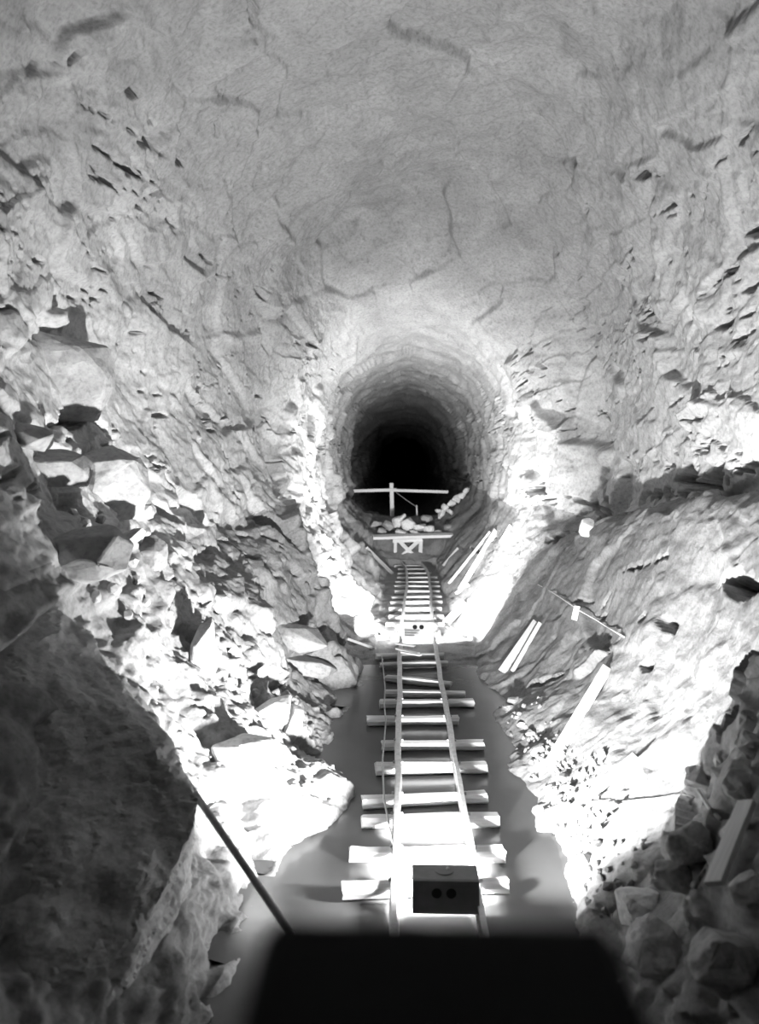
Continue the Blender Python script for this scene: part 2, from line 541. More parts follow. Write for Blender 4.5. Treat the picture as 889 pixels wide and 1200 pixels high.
# fine rubble replaces big breaks on the mound left of the water and on the smooth right bench
mound = bank_l * sstep(10.4, 9.4, Y + .35 * warp) * (1 - sstep(1.3, 1.9, Z))
disp += (.60 * wall_w + .45 * roof_w + (1.0 - .5 * mound) * bank_l + .22 * bank_r + .2 * floor_w) * soften(facets(.75, .60, 1.0, 301, .26), 1)
disp += (.38 * wall_w + .34 * roof_w + (.9 - .5 * mound) * bank_l + .15 * bank_r + .4 * floor_w) * soften(facets(2.1, 1.5, 3.0, 311, .24), 1)
disp += (.28 + .25 * mound + .1 * bank_l - .06 * roof_w - .14 * bank_r) * facets(5.6, 5.0, 7.5, 321, .34)
heap = bank_r * sstep(6.0, 5.5, Y)
nr = slice(0, int(np.searchsorted(YS, 6.05)))
disp[nr] += heap[nr] * (.9 * facets(1.9, 1.9, 2.2, 341, .34, nr) + .8 * facets(4.5, 4.5, 5.0, 345, .34, nr))
disp += mound * .04 * fbm(X * 6, Y * 6, Z * 6, 331, 3, .6)


def strata(s, along, lam, amp, seed, mask_lo=0.0):
    """Overhanging little ledges along bedding planes: creep inward with s, then drop back sharply."""
    wob = 0.55 * vnoise(X * .9, Y * .9, Z * .9, seed) + 0.22 * vnoise(X * 2.7, Y * 2.7, Z * 2.7, seed + 1) \
        + 0.08 * vnoise(X * 7, Y * 7, Z * 7, seed + 2)
    q = s / lam + wob * 1.3
    ph = q - np.floor(q)
    band = _hash(np.floor(q).astype(np.int64), np.floor(along * 0.55 + wob).astype(np.int64),
                 np.zeros_like(q, dtype=np.int64), seed + 5)
    mask = sstep(0.45, 0.95, band) * sstep(mask_lo - .35, mask_lo + .5, vnoise(X * .7, Y * .7, Z * .7, seed + 4) + .2)
    return amp * mask * (ph ** 1.6 - 0.35)


s_l = Z + .30 * X - .10 * Y
s_r = Z - .25 * X + .10 * Y
wl = wall_w * left_w
wr = wall_w * (1 - left_w)
disp += wl * strata(s_l, Y, .50, .085, 31, .1) + wr * strata(s_r, Y, .48, .10, 41, .05)
disp += bank_l * (1 - .8 * mound) * soften(strata(Z + .9 * X + .1 * Y, Y, .34, .20, 51), 2) + bank_r * soften(strata(s_r, Y, .55, .05, 61, .2), 2)
disp += roof_w * strata(Y * .8 + .25 * X, X, .45, .06, 71)
# small ragged chips
chip = fbm(X * 4.2, Y * 4.2, Z * 6.5, 81, 3, .55)
disp += (0.011 + 0.016 * bank_l + .012 * floor_w) * chip
disp += 0.004 * vnoise(X * 17, Y * 14, Z * 17, 91)


def pits(s, al, fs, fa, thr, depth, seed, mthr):
    n = vnoise(al * fa + .4 * warp, s * fs + .8 * warp, (X + Z) * .6, seed) + .35 * vnoise(al * fa * 3, s * fs * 2.2, X * 2, seed + 1)
    mk = sstep(mthr, mthr + .25, vnoise(X * .8, Y * .8, Z * .8, seed + 2))
    return -depth * sstep(thr, thr + .09, n) * mk


disp += wl * (pits(s_l, Y, 13, 1.5, .80, .26, 101, -.1) + pits(s_l, Y, 22, 3.6, .88, .16, 111, -.25))
disp += wr * (pits(s_r, Y, 12, 1.4, .76, .26, 121, -.15) + pits(s_r, Y, 22, 3.4, .86, .16, 131, -.25))
disp += bank_r * pits(s_r, Y, 9, 1.7, .92, .06, 141, .1)
disp += roof_w * pits(X, Y, 10, 2.0, .95, .05, 151, .1)

P1 = P + N * disp[..., None]


# --- hand-placed crevices, hollows and lips, measured as segments on the rock surface
PU, PV, PD = project(P1)
BAD = (PD < 1.0)


def surf(u, v, arr=None):
    """Nearest-to-camera rock point under a pixel."""
    A = P1 if arr is None else arr
    c = (np.abs(PU - u) < 5) & (np.abs(PV - v) < 5) & ~BAD
    idx = np.argwhere(c)
    if len(idx) == 0:
        dd = np.where(BAD, 1e9, (PU - u) ** 2 + (PV - v) ** 2)
        i = np.unravel_index(np.argmin(dd), dd.shape)
        return A[i]
    dep = PD[c]
    near = dep < dep.min() + .35
    idx = idx[near]
    e = (PU[idx[:, 0], idx[:, 1]] - u) ** 2 + (PV[idx[:, 0], idx[:, 1]] - v) ** 2
    i = idx[np.argmin(e)]
    return A[i[0], i[1]]


CREV = [  # (u0, v0, u1, v1, half width m, depth m): negative depth sinks, positive stands proud
    (132, 141, 172, 166, .035, .16), (170, 164, 216, 194, .055, .20), (148, 103, 166, 113, .055, .18),
    (92, 120, 128, 138, .03, .12), (50, 200, 95, 226, .02, .10), (130, 215, 172, 250, .02, .10),
    (190, 155, 205, 168, .03, .12), (300, 335, 312, 350, .07, .22), (286, 338, 318, 392, .02, .10),
    (195, 258, 206, 266, .03, .12), (108, 335, 128, 340, .03, .12), (175, 342, 192, 348, .03, .12),
    (0, 268, 38, 312, .03, .15), (68, 75, 98, 62, .03, .14), (235, 130, 290, 110, .012, .08),
    (62, 497, 92, 492, .10, .32), (92, 478, 125, 505, .06, .25), (0, 362, 48, 395, .07, .30),
    (2, 460, 12, 490, .06, .25), (172, 535, 205, 570, .03, .15), (185, 590, 215, 610, .09, .30),
    (180, 625, 210, 675, .16, .35), (200, 680, 255, 712, .05, .20),
    (275, 578, 312, 602, .05, .22), (322, 612, 356, 628, .04, .20), (262, 632, 345, 695, .07, .20),
    (305, 625, 330, 640, .04, .16), (240, 640, 262, 655, .05, .15), (330, 655, 372, 690, .04, .12),
    (350, 725, 380, 735, .09, .25), (270, 760, 300, 785, .22, .40), (305, 785, 340, 800, .16, .35),
    (362, 573, 388, 598, .09, .30), (340, 790, 400, 830, .06, .2),
    # right side
    (642, 632, 668, 622, .14, .40), (695, 590, 715, 600, .14, .45), (712, 604, 760, 580, .11, .40),
    (755, 582, 800, 570, .10, .40), (790, 560, 825, 572, .12, .40), (820, 570, 889, 545, .13, .45),
    (780, 545, 818, 552, .07, .25), (612, 573, 640, 578, .10, .30), (730, 668, 782, 652, .03, .15),
    (705, 712, 715, 695, .04, .15), (752, 722, 790, 736, .06, .22), (845, 680, 885, 690, .10, .30),
    (622, 800, 655, 793, .08, .28), (750, 780, 765, 783, .05, .15), (870, 340, 889, 325, .06, .2),
    (838, 385, 875, 370, .05, .2), (700, 480, 715, 492, .03, .12),
    (742, 208, 775, 204, .05, .18), (765, 252, 812, 228, .03, .16), (822, 250, 828, 215, .03, .15),
    (835, 195, 878, 150, .04, .18), (780, 255, 808, 248, .03, .15), (870, 275, 889, 268, .05, .2),
    (738, 285, 742, 305, .03, .12), (700, 390, 738, 305, .03, .14), (838, 330, 868, 305, .03, .15),
    (820, 345, 838, 332, .03, .15), (720, 400, 738, 365, .035, .15), (790, 450, 812, 440, .03, .14),
    (785, 475, 800, 465, .03, .12), (805, 492, 822, 490, .04, .16), (812, 530, 830, 525, .05, .18),
    (660, 580, 690, 590, .05, .15), (628, 428, 640, 432, .03, .12), (622, 458, 632, 462, .03, .12),
    (716, 402, 706, 430, .03, .12), (548, 640, 560, 646, .06, .2),
    # roof
    (295, 0, 302, 50, .05, .14), (300, 50, 260, 110, .05, .12), (262, 110, 255, 160, .05, .10),
    (715, 65, 722, 80, .03, .1), (660, 285, 650, 300, .02, .1), (688, 240, 680, 255, .02, .1),
]
crack = np.zeros(X.shape, np.float32)
fn1 = vnoise(X * 11, Y * 9, Z * 11, 201)
fn2 = vnoise(X * 4, Y * 3.5, Z * 4, 205)
for (u0, v0, u1, v1, hw, dep) in CREV:
    a, b = surf(u0, v0), surf(u1, v1)
    lo = np.minimum(a, b) - 2.5 * hw - .1
    hi = np.maximum(a, b) + 2.5 * hw + .1
    if hi[1] - lo[1] > 4.5:
        continue
    r0, r1 = np.searchsorted(YS, lo[1]), np.searchsorted(YS, hi[1]) + 1
    sl = slice(max(r0, 0), r1)
    Q = P1[sl]
    ab = b - a
    t = np.clip(((Q - a) @ ab) / (ab @ ab + 1e-9), 0, 1)
    dist = np.linalg.norm(Q - (a + t[..., None] * ab), axis=-1)
    w = hw * (1 - .55 * np.abs(2 * t - 1) ** 2) * (1 + .55 * fn2[sl]) + .4 * hw * fn1[sl]
    f = 1 - sstep(0.85, 1.15, dist / np.maximum(w, .006))
    crack[sl] = np.maximum(crack[sl], f * dep * 1.9)
P2 = P1 - N * crack[..., None]

# keep rock clear of the water and the track bed
P2[..., 2] = np.where(floor_w > .6, np.minimum(P2[..., 2], np.where(Y < 12.6, -.10, P2[..., 2])), P2[..., 2])
near_track = (np.abs(X - .28) < .75) & (Y > 12.0) & (Y < 26.2) & (floor_w > .3)
P2[..., 2] = np.where(near_track, np.minimum(P2[..., 2], -.02), P2[..., 2])
P1 = P2
PU, PV, PD = project(P1)
BAD = (PD < 1.0)


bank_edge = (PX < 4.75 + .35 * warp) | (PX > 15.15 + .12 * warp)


def grid_object(name, c0, c1, m, label, cat):
    sub = P1[:, c0:c1 + 1]
    R, Cc = sub.shape[:2]
    me = bpy.data.meshes.new(name)
    idx = np.arange(R * Cc).reshape(R, Cc)
    q = np.stack([idx[:-1, :-1], idx[1:, :-1], idx[1:, 1:], idx[:-1, 1:]], -1).reshape(-1, 4)
    me.vertices.add(R * Cc)
    me.vertices.foreach_set('co', sub.reshape(-1).astype(np.float32))
    me.loops.add(q.size)
    me.loops.foreach_set('vertex_index', q.reshape(-1).astype(np.int32))
    me.polygons.add(len(q))
    me.polygons.foreach_set('loop_start', np.arange(0, q.size, 4, dtype=np.int32))
    me.polygons.foreach_set('use_smooth', np.ones(len(q), bool))
    me.update(calc_edges=True)
    me.materials.append(m)
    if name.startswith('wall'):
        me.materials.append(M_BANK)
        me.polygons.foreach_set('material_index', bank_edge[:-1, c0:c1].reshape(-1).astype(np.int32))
    o = obj(name, me)
    tag(o, label, cat, kind='structure')
    return o


def col_of(t):
    return int(np.argmin(np.abs(tpar - t)))


cA, cB, cC, cD = col_of(2.0), col_of(7.8), col_of(12.4), col_of(18.4)
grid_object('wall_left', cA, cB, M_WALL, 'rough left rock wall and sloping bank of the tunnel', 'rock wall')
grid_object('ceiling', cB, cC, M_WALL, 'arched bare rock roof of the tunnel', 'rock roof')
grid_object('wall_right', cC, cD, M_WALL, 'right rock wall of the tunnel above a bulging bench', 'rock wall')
# floor joins the two ends of the ring
n_all = P1.shape[1] - 1
P1_full = P1
P1 = np.concatenate([P1_full[:, cD:n_all], P1_full[:, :cA + 1]], 1)
grid_object('floor', 0, P1.shape[1] - 1, M_FLOOR, 'stony tunnel floor under the track', 'floor')
P1 = P1_full

# ------------------------------------------------------------------ still water round the sleepers
def puddle():
    zs = -.045
    bm = bmesh.new()
    r0, r1 = np.searchsorted(YS, 2.2), np.searchsorted(YS, 13.3)
    half = col_of(4.0)
    ls, rs = [], []
    for i in range(r0, r1, 2):
        row_l = P1[i, :half]
        row_r = P1[i, ::-1][:half]
        il = int(np.argmax(row_l[:, 2] > zs + .012))
        ir = int(np.argmax(row_r[:, 2] > zs + .012))
        ls.append(bm.verts.new((row_l[il, 0], YS[i], zs)))
        rs.append(bm.verts.new((row_r[ir, 0], YS[i], zs)))
    for i in range(len(ls) - 1):
        bm.faces.new((ls[i], rs[i], rs[i + 1], ls[i + 1]))
    return from_bm('puddle', bm)


tag(obj('puddle', puddle(), M_WATER), 'still silty water flooding the floor around the near sleepers', 'water')

# ------------------------------------------------------------------ track
TRACK = [(2.6, .24), (4.5, .24), (6, .242), (9, .247), (12, .25), (13.6, .25), (15.4, .26), (17, .29), (18.5, .32), (20, .365), (21.5, .395),
         (23, .41), (24.5, .385), (25.6, .30), (26.2, .25)]
ty = np.array([t[0] for t in TRACK])
tx = np.array([t[1] for t in TRACK])
GAUGE = .585


def centre(y):
    return float(pchip(ty, tx, np.array([y]))[0])


track = empty('rail_track', (.25, 6, 0), 'narrow rail track on rough log sleepers running into the tunnel', 'rail track')


def rail_mesh(side):
    prof = [(-.034, 0), (.034, 0), (.034, .008), (.006, .014), (.006, .052), (.019, .058), (.019, .076),
            (-.019, .076), (-.019, .058), (-.006, .052), (-.006, .014), (-.034, .008)]
    bm = bmesh.new()
    ys = list(np.linspace(2.6, 26.2, 96))
    rings = []
    for y in ys:
        x = centre(y) + side * GAUGE / 2 + .006 * math.sin(y * 1.9 + side) + .004 * math.sin(y * 4.1)
        z = .062 + .006 * math.sin(y * 1.3 + side * 2)
        rings.append([bm.verts.new((x + p, y, z + q)) for p, q in prof])
    n = len(prof)
    for a, b in zip(rings[:-1], rings[1:]):
        for i in range(n):
            bm.faces.new((a[i], a[(i + 1) % n], b[(i + 1) % n], b[i]))
    bm.faces.new(rings[0])
    bm.faces.new(rings[-1])
    bmesh.ops.recalc_face_normals(bm, faces=bm.faces)
    return from_bm('rail', bm)


def child(name, me, m, parent):
    o = obj(name, me, m)
    o.parent = parent
    o.matrix_parent_inverse = Matrix.Translation(parent.location).inverted()
    return o


for s in (-1, 1):
    child('rail', rail_mesh(s), M_STEEL, track)


def log_mesh(L, r, flat=.6, seg=9):
    """A rough sleeper: a short log hewn flatter on top, ends sawn a little askew."""
    bm = bmesh.new()
    rings = []
    nn = 9
    ph = random.random() * 6
    for i in range(nn):
        f = i / (nn - 1)
        x = (f - .5) * L
        rr = r * (1 + .10 * math.sin(f * 5 + ph) + .05 * random.uniform(-1, 1))
        ring = []
        for k in range(seg):
            th = 2 * math.pi * k / seg + .2
            yy = rr * 1.22 * math.cos(th) * (1 + .06 * random.uniform(-1, 1))
            zz = rr * math.sin(th)
            if zz > rr * flat:
                zz = rr * flat
            ring.append(bm.verts.new((x + (.012 * random.uniform(-1, 1) if i in (0, nn - 1) else 0), yy, zz)))
        rings.append(ring)
    for a, b in zip(rings[:-1], rings[1:]):
        for k in range(seg):
            bm.faces.new((a[k], a[(k + 1) % seg], b[(k + 1) % seg], b[k]))
    bm.faces.new(rings[0])
    bm.faces.new(rings[-1])
    bmesh.ops.recalc_face_normals(bm, faces=bm.faces)
    me = from_bm('sleeper', bm)
    return me


# sleepers measured in the photograph: left end u, right end u, v left, v right
SLEEPERS = [(402, 595, 1041, 1035), (410, 590, 999, 998), (424, 584, 960, 958), (424, 570, 938, 931), (440, 570, 899, 897),
            (447, 566, 872, 871), (430, 537, 843, 842), (445, 555, 823, 822), (452, 545, 811, 812), (452, 528, 793, 801),
            (445, 524, 778, 776), (440, 520, 768, 767),
            (446, 516, 741, 741), (452, 520, 731, 731), (455, 519, 722, 722), (455, 517, 713, 713), (457, 518, 706, 705), (459, 517, 700, 699), (462, 515, 693, 693),
            (462, 515, 687, 687), (463, 514, 682, 682), (465, 512, 677, 677), (466, 505, 672, 672), (466, 500, 667, 667), (462, 495, 663, 663)]
for (ul, ur, vl, vr) in SLEEPERS:
    a, b = on_z(ul, vl, .03), on_z(ur, vr, .03)
    d = Vector(b - a)
    L = d.length
    r = .062 if a[1] < 13 else .055
    o = child('sleeper', log_mesh(L, r * random.uniform(.92, 1.1)), M_LOG, track)
    o.location = Vector((a + b) / 2) + Vector((0, 0, .005 - .062 + .045))
    o.rotation_euler = (random.uniform(-.08, .08), 0, math.atan2(d.y, d.x))
for i, (ul, ur, vl, vr) in enumerate(SLEEPERS[:8]):
    yv = on_z((ul + ur) / 2, (vl + vr) / 2, .03)[1]
    for s in (-1, 1):
        for q in (-1, 1):
            bm = bmesh.new()
            box_bm(bm, (0, 0, 0), (.022, .03, .02), bevel=.004)
            c = child('rail_spike', from_bm('rail_spike', bm), M_PIPE, track)
            c.location = (centre(yv) + s * GAUGE / 2 + q * .042, yv, .072)

# ------------------------------------------------------------------ the two flash lamp boxes
def disc(bm, c, r, axis, depth, seg=20):
    m = Matrix.Translation(Vector(c))
    if axis == 'y':
        m = m @ Matrix.Rotation(math.pi / 2, 4, 'X')
    bmesh.ops.create_cone(bm, cap_ends=True, segments=seg, radius1=r, radius2=r, depth=depth, matrix=m)


def lamp_box(u0, u1, vtop, d, label, power, paint, tilt, spread):
    a, b = at(u0, vtop, d), at(u1, vtop, d)
    w = b[0] - a[0]
    zt, zb = a[2], .078
    h = zt - zb
    dp = .24
    cx = (a[0] + b[0]) / 2
    root = empty('flash_lamp_box', (cx, d + dp / 2, zb), label, 'lamp box', 'flash lamp boxes on the track')
    t = .02
    bm = bmesh.new()
    box_bm(bm, (0, -dp / 2 + t / 2, h / 2), (w, t, h), bevel=.004)
    bk = obj('back_panel', from_bm('back_panel', bm), paint, root)
    bm = bmesh.new()
    box_bm(bm, (0, t / 2, h - t / 2), (w, dp - t, t), bevel=.004)
    top = obj('top_panel', from_bm('top_panel', bm), paint, root)
    for s in (-1, 1):
        bm = bmesh.new()
        box_bm(bm, (s * (w / 2 - t / 2), t / 2, h / 2 - t / 2), (t, dp - t, h - t), bevel=.003)
        obj('side_panel', from_bm('side_panel', bm), paint, root)
    bm = bmesh.new()
    box_bm(bm, (0, t / 2, t / 2), (w - 2 * t, dp - t, t))
    obj('bottom_panel', from_bm('bottom_panel', bm), paint, root)
    bm = bmesh.new()
    box_bm(bm, (0, dp / 2 - .11, h / 2), (w - 2 * t, .01, h - 2 * t))
    obj('reflector', from_bm('reflector', bm), M_TIN, root)
    # two round finger holes in the back, side by side under the top edge
    for s in (-.062, .035):
        bm = bmesh.new()
        disc(bm, (s * w / .45, -dp / 2 - .001, h - .085), .034 * w / .45, 'y', .006)
        o = obj('vent_hole', from_bm('vent_hole', bm), M_HOLE, bk)
    # round lid let into the top with a small bright stud
    bm = bmesh.new()
    disc(bm, (-.005, .02, h + .003), .062 * w / .45, 'z', .008, 28)
    lid = obj('round_lid', from_bm('round_lid', bm), paint, top)
    bm = bmesh.new()
    bmesh.ops.create_uvsphere(bm, u_segments=10, v_segments=6, radius=.012, matrix=Matrix.Translation((.02, .045, h + .008)))
    obj('stud', from_bm('stud', bm, True), M_STEEL, top)
    # the flash itself, burning just in front of the tin reflector
    ld = bpy.data.lights.new('flash_light', 'POINT')
    ld.energy = power[1]
    ld.shadow_soft_size = .04
    lo = bpy.data.objects.new('flash_light', ld)
    COL.objects.link(lo)
    lo.location = (cx - w / 2 + .05, d + dp + .03, zb + h * .74)
    ld = bpy.data.lights.new('reflector_light', 'AREA')
    ld.shape = 'DISK'
    ld.size = min(w, h) - .08
    ld.energy = power[0]
    lo = bpy.data.objects.new('reflector_light', ld)
    COL.objects.link(lo)
    lo.location = (cx, d + dp - .005, zb + h * .55)
    lo.rotation_euler = (math.radians(90 + tilt), 0, 0)
    ld.spread = math.radians(spread)
    return root


lamp_box(483, 562, 1032, 5.6, 'dark wooden lamp box with two round holes, on the near end of the track', FLASH_NEAR, M_BOX, 26, 180)
lamp_box(473, 509, 729, 14.55, 'small brightly lit lamp box between the rails, far off in the tunnel', FLASH_FAR, M_LITBOX, 12, 155)

# ------------------------------------------------------------------ loose stones
def stone_mesh(name, rx, ry, rz, n=22, seed=0, rough=0.0, subdiv=0):
    rs = random.Random(seed)
    bm = bmesh.new()
    for _ in range(n):
        v = Vector((rs.gauss(0, 1), rs.gauss(0, 1), rs.gauss(0, 1))).normalized() * rs.uniform(.86, 1.0)
        bm.verts.new((max(-.82, min(.82, v.x)) * rx, max(-.82, min(.82, v.y)) * ry, max(-.75, min(.75, v.z)) * rz))
    r = bmesh.ops.convex_hull(bm, input=bm.verts)
    bmesh.ops.delete(bm, geom=[g for g in r['geom_interior'] if isinstance(g, bmesh.types.BMVert)], context='VERTS')
    bmesh.ops.dissolve_limit(bm, angle_limit=.12, verts=bm.verts, edges=bm.edges)
    bmesh.ops.bevel(bm, geom=list(bm.edges), offset=.05 * min(rx, ry, rz), segments=1, affect='EDGES', clamp_overlap=True)
    if subdiv:
        bmesh.ops.triangulate(bm, faces=bm.faces)
        bmesh.ops.subdivide_edges(bm, edges=bm.edges, cuts=subdiv, use_grid_fill=True)
        bm.normal_update()
        co = np.array([v.co for v in bm.verts])
        s = 1.6 / max(rx, ry, rz)
        nz = fbm(co[:, 0] * s + seed, co[:, 1] * s, co[:, 2] * s * 2, seed, 4)
        for v, q in zip(bm.verts, nz):
            v.co += v.normal * float(q) * rough
    bmesh.ops.recalc_face_normals(bm, faces=bm.faces)
    return from_bm(name, bm)


def stone(c, r, m, label, group=None, name='loose_stone', rot=None, seed=0, sub=0, rough=0.0, cat='stone'):
    """A loose stone centred at c with half-sizes r."""
    me = stone_mesh(name, *r, seed=seed, subdiv=sub, rough=rough)
    o = obj(name, me, m)
    o.location = Vector(c)
    o.rotation_euler = rot if rot is not None else (random.uniform(-.4, .4), random.uniform(-.4, .4), random.uniform(0, 6))
    return tag(o, label, cat, group)


def hull_rock(name, pts, m, label, cuts=5, rough=.03, seed=1, group=None, cat='rock'):
    """A block given by its corners, its faces broken up by fine relief."""
    pts = [Vector(p) for p in pts]
    base = sum(pts, Vector()) / len(pts)
    bm = bmesh.new()
    for p in pts:
        bm.verts.new(p - base)
    r = bmesh.ops.convex_hull(bm, input=bm.verts)
    bmesh.ops.delete(bm, geom=[g for g in r['geom_interior'] if isinstance(g, bmesh.types.BMVert)], context='VERTS')
    bmesh.ops.recalc_face_normals(bm, faces=bm.faces)
    tmp = bpy.data.objects.new('tmp', from_bm('tmp', bm))
    COL.objects.link(tmp)
    md = tmp.modifiers.new('remesh', 'REMESH')
    md.mode = 'VOXEL'
    md.voxel_size = cuts
    bpy.context.view_layer.update()
    me = bpy.data.meshes.new_from_object(tmp.evaluated_get(bpy.context.evaluated_depsgraph_get()))
    bpy.data.objects.remove(tmp)
    co = np.zeros(len(me.vertices) * 3, np.float32)
    no = np.zeros(len(me.vertices) * 3, np.float32)
    me.vertices.foreach_get('co', co)
    me.vertices.foreach_get('normal', no)
    co, no = co.reshape(-1, 3), no.reshape(-1, 3)
    nz = fbm(co[:, 0] * 1.8 + seed, co[:, 1] * 1.8, co[:, 2] * 2.6, seed, 5, .55)
    q = co[:, 0] * 1.1 + co[:, 2] * 2.1 - co[:, 1] * .9 + .25 * nz
    nz = nz + .3 * ((q * 1.7 - np.floor(q * 1.7)) - .5)
    co += no * (nz * rough)[:, None].astype(np.float32)
    me.vertices.foreach_set('co', co.reshape(-1))
    me.name = name
    me.materials.clear()
    o = obj(name, me, m)
    o.location = base
    return tag(o, label, cat, group)


# the big unlit block on the left bank in front of the near lamp
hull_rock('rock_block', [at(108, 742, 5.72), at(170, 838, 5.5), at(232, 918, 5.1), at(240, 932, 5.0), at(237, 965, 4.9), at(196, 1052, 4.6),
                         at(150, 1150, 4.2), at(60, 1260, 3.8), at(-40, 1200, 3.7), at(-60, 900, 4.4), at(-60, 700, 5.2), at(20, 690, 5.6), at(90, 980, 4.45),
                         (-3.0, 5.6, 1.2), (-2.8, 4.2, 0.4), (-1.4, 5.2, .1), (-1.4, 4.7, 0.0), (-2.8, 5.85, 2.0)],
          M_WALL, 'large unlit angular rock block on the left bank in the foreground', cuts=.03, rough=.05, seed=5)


def slab_at(u, v, ru, rv, lift, m, label, seed, tilt=0.0, flat=.45, group=None, sub=4, depth=None):
    """A stone that shows about ru by rv pixels (half sizes), resting on the rock under pixel (u, v)."""
    p = surf(u, v)
    d = p[1] if depth is None else depth
    q = at(u, v, d - lift)
    return stone(q, (1.25 * ru * d / F, max(ru, rv) * d / F * .9, 1.3 * rv * d / F), m, label, group, name='ledge_stone',
                 rot=(.15, math.radians(tilt), random.uniform(-.3, .3)), seed=seed, sub=sub, rough=.05 * rv * d / F)


slab_at(132, 572, 42, 48, .12, M_STONE, 'tall pale block on the left ledge below a black hollow', 11, -20)
slab_at(78, 440, 50, 62, .15, M_STONE, 'broad smooth block jutting from the upper left wall', 12, 10)
slab_at(60, 548, 46, 22, .10, M_STONE, 'flat slab wedged left of the tall pale block', 13, 12)
slab_at(28, 512, 34, 16, .10, M_STONE, 'thin slab at the left edge of the photo above a shadow', 14, 14)
slab_at(98, 655, 62, 34, .12, M_STONE, 'wide wedge-shaped slab low on the left ledge with a dark slit', 15, -5)
slab_at(162, 604, 20, 12, .08, M_STONE, 'small chunk right of the tall pale block', 16, -30)
slab_at(150, 632, 22, 8, .08, M_STONE, 'narrow broken sliver under the tall pale block', 17, -25)
slab_at(180, 650, 16, 24, .06, M_DARKSTONE, 'dark stone in the shadowed hollow of the left bank', 18, 0)
slab_at(260, 708, 11, 12, .10, M_PALE, 'bright knob of stone on the crest of the left bank', 19, 0)
slab_at(312, 842, 40, 16, .08, M_PALE, 'bright pointed slab lying on the left bank above the water', 20, -32)
slab_at(285, 890, 46, 24, .06, M_PALE, 'broad whitish slab low on the left bank near the water', 21, -10)
slab_at(340, 850, 12, 24, .05, M_STONE, 'upright grey stone beside the bright pointed slab', 22, 20)
slab_at(345, 745, 40, 14, .08, M_STONE, 'layered grey ledge stone under the left bank hollow', 23, 14)
slab_at(355, 775, 42, 12, .06, M_STONE, 'lower layered grey ledge stone by the far left waterline', 24, 14)
slab_at(688, 618, 10, 11, .15, M_PALE, 'small white boulder in the dark crack above the right bench', 25, 0, sub=2)
slab_at(240, 770, 12, 50, .05, M_STONE, 'pale upright rib of rock on the left bank', 26, 12)

for i, (u, v, r) in enumerate([(118, 610, 9), (128, 622, 8), (100, 618, 7), (142, 645, 7), (86, 600, 9), (155, 660, 8), (162, 678, 7), (135, 690, 10), (112, 700, 9),
                               (170, 705, 8), (195, 720, 9), (150, 720, 7), (270, 800, 8), (285, 806, 6), (300, 812, 7), (255, 790, 7), (215, 700, 8)]):
    p = surf(u, v)
    stone(p - ray(u, v) * .03, tuple(r * p[1] / F * random.uniform(.75, 1.2) for _ in range(3)), M_STONE,
          'fist-sized broken stone among the slabs on the left bank', 'broken stones on the left bank', seed=100 + i)

# stones along the right waterline
k = 0
for (u, v) in [(600, 822), (594, 832), (606, 842), (612, 852), (622, 862), (630, 880), (640, 895), (652, 905), (662, 915), (670, 925), (648, 925), (656, 935), (664, 945),
               (672, 958), (660, 972), (668, 985), (680, 990), (672, 1002), (684, 1008), (690, 1020), (676, 1018), (700, 1012), (694, 1032), (706, 1030), (712, 1040), (652, 974), (690, 975), (700, 990)]:
    p = surf(u, v)
    r = random.uniform(4.5, 9) * p[1] / F
    stone(p + np.array([0, 0, .3 * r]), (r * random.uniform(.9, 1.6), r, r * .7), M_FLOOR,
          'pale stone at the edge of the water under the right bench', 'stones along the right waterline', seed=200 + k)
    k += 1


def gravel(name, spots, n, size, m, label, seed):
    """Uncountable grit lying on the bank."""
    rs = random.Random(seed)
    bm = bmesh.new()
    pts = [surf(u, v) for u, v in spots]
    for _ in range(n):
        p = pts[rs.randrange(len(pts))]
        c = Vector(p) + Vector((rs.gauss(0, .10), rs.gauss(0, .16), 0))
        dd = np.abs(P1[::2, ::2, 0] - c.x) + np.abs(P1[::2, ::2, 1] - c.y)
        ok = P1[::2, ::2, 2] < 3
        i = np.unravel_index(np.argmin(np.where(ok, dd, 9)), dd.shape)
        q = P1[::2, ::2][i]
        s = size * rs.uniform(.5, 1.5)
        r = bmesh.ops.create_icosphere(bm, subdivisions=1, radius=s, matrix=Matrix.Translation(Vector(q) + Vector((0, 0, s * .3))))
        for vv in r['verts']:
            vv.co += Vector((rs.uniform(-.3, .3), rs.uniform(-.3, .3), rs.uniform(-.3, .3))) * s
    o = obj(name, from_bm(name, bm), m)
    return tag(o, label, 'gravel', kind='stuff')


gravel('gravel', [(610, 835), (625, 865), (645, 890), (665, 905), (690, 905), (660, 930), (675, 950), (685, 975), (680, 1000), (695, 1015), (710, 1035), (640, 880)], 260, .022,
       M_FLOOR, 'scattered grit along the right waterline', 3)

# dark rubble in the right foreground, short of the near lamp
HEAP = [(752, 1062, 34, 1, 'pale blurred stone beside the black stand in the lower right'),
        (803, 985, 30, 0, 'squat boulder left of the tilted plank in the dark heap'),
        (866, 980, 26, 1, 'pale boulder right of the tilted plank at the photo edge'),
        (792, 1032, 26, 0, 'boulder under the foot of the tilted plank in the dark heap'),
        (832, 1072, 34, 0, 'blurred boulder low in the dark heap right of the thin stick'),
        (880, 1040, 26, 1, 'pale stone at the right edge of the dark heap below the tilted plank'),
        (872, 925, 24, 0, 'boulder behind the top of the tilted plank in the dark heap'),
        (775, 1120, 46, 0, 'large blurred boulder next to the black stand'),
        (850, 1130, 50, 0, 'large blurred boulder in the lower right corner'),
        (822, 912, 22, 0, 'small boulder at the upper rim of the dark heap'),
        (880, 872, 20, 0, 'small boulder at the right edge on top of the dark heap'),
        (846, 890, 12, 0, 'little stone on the rim of the dark heap')]
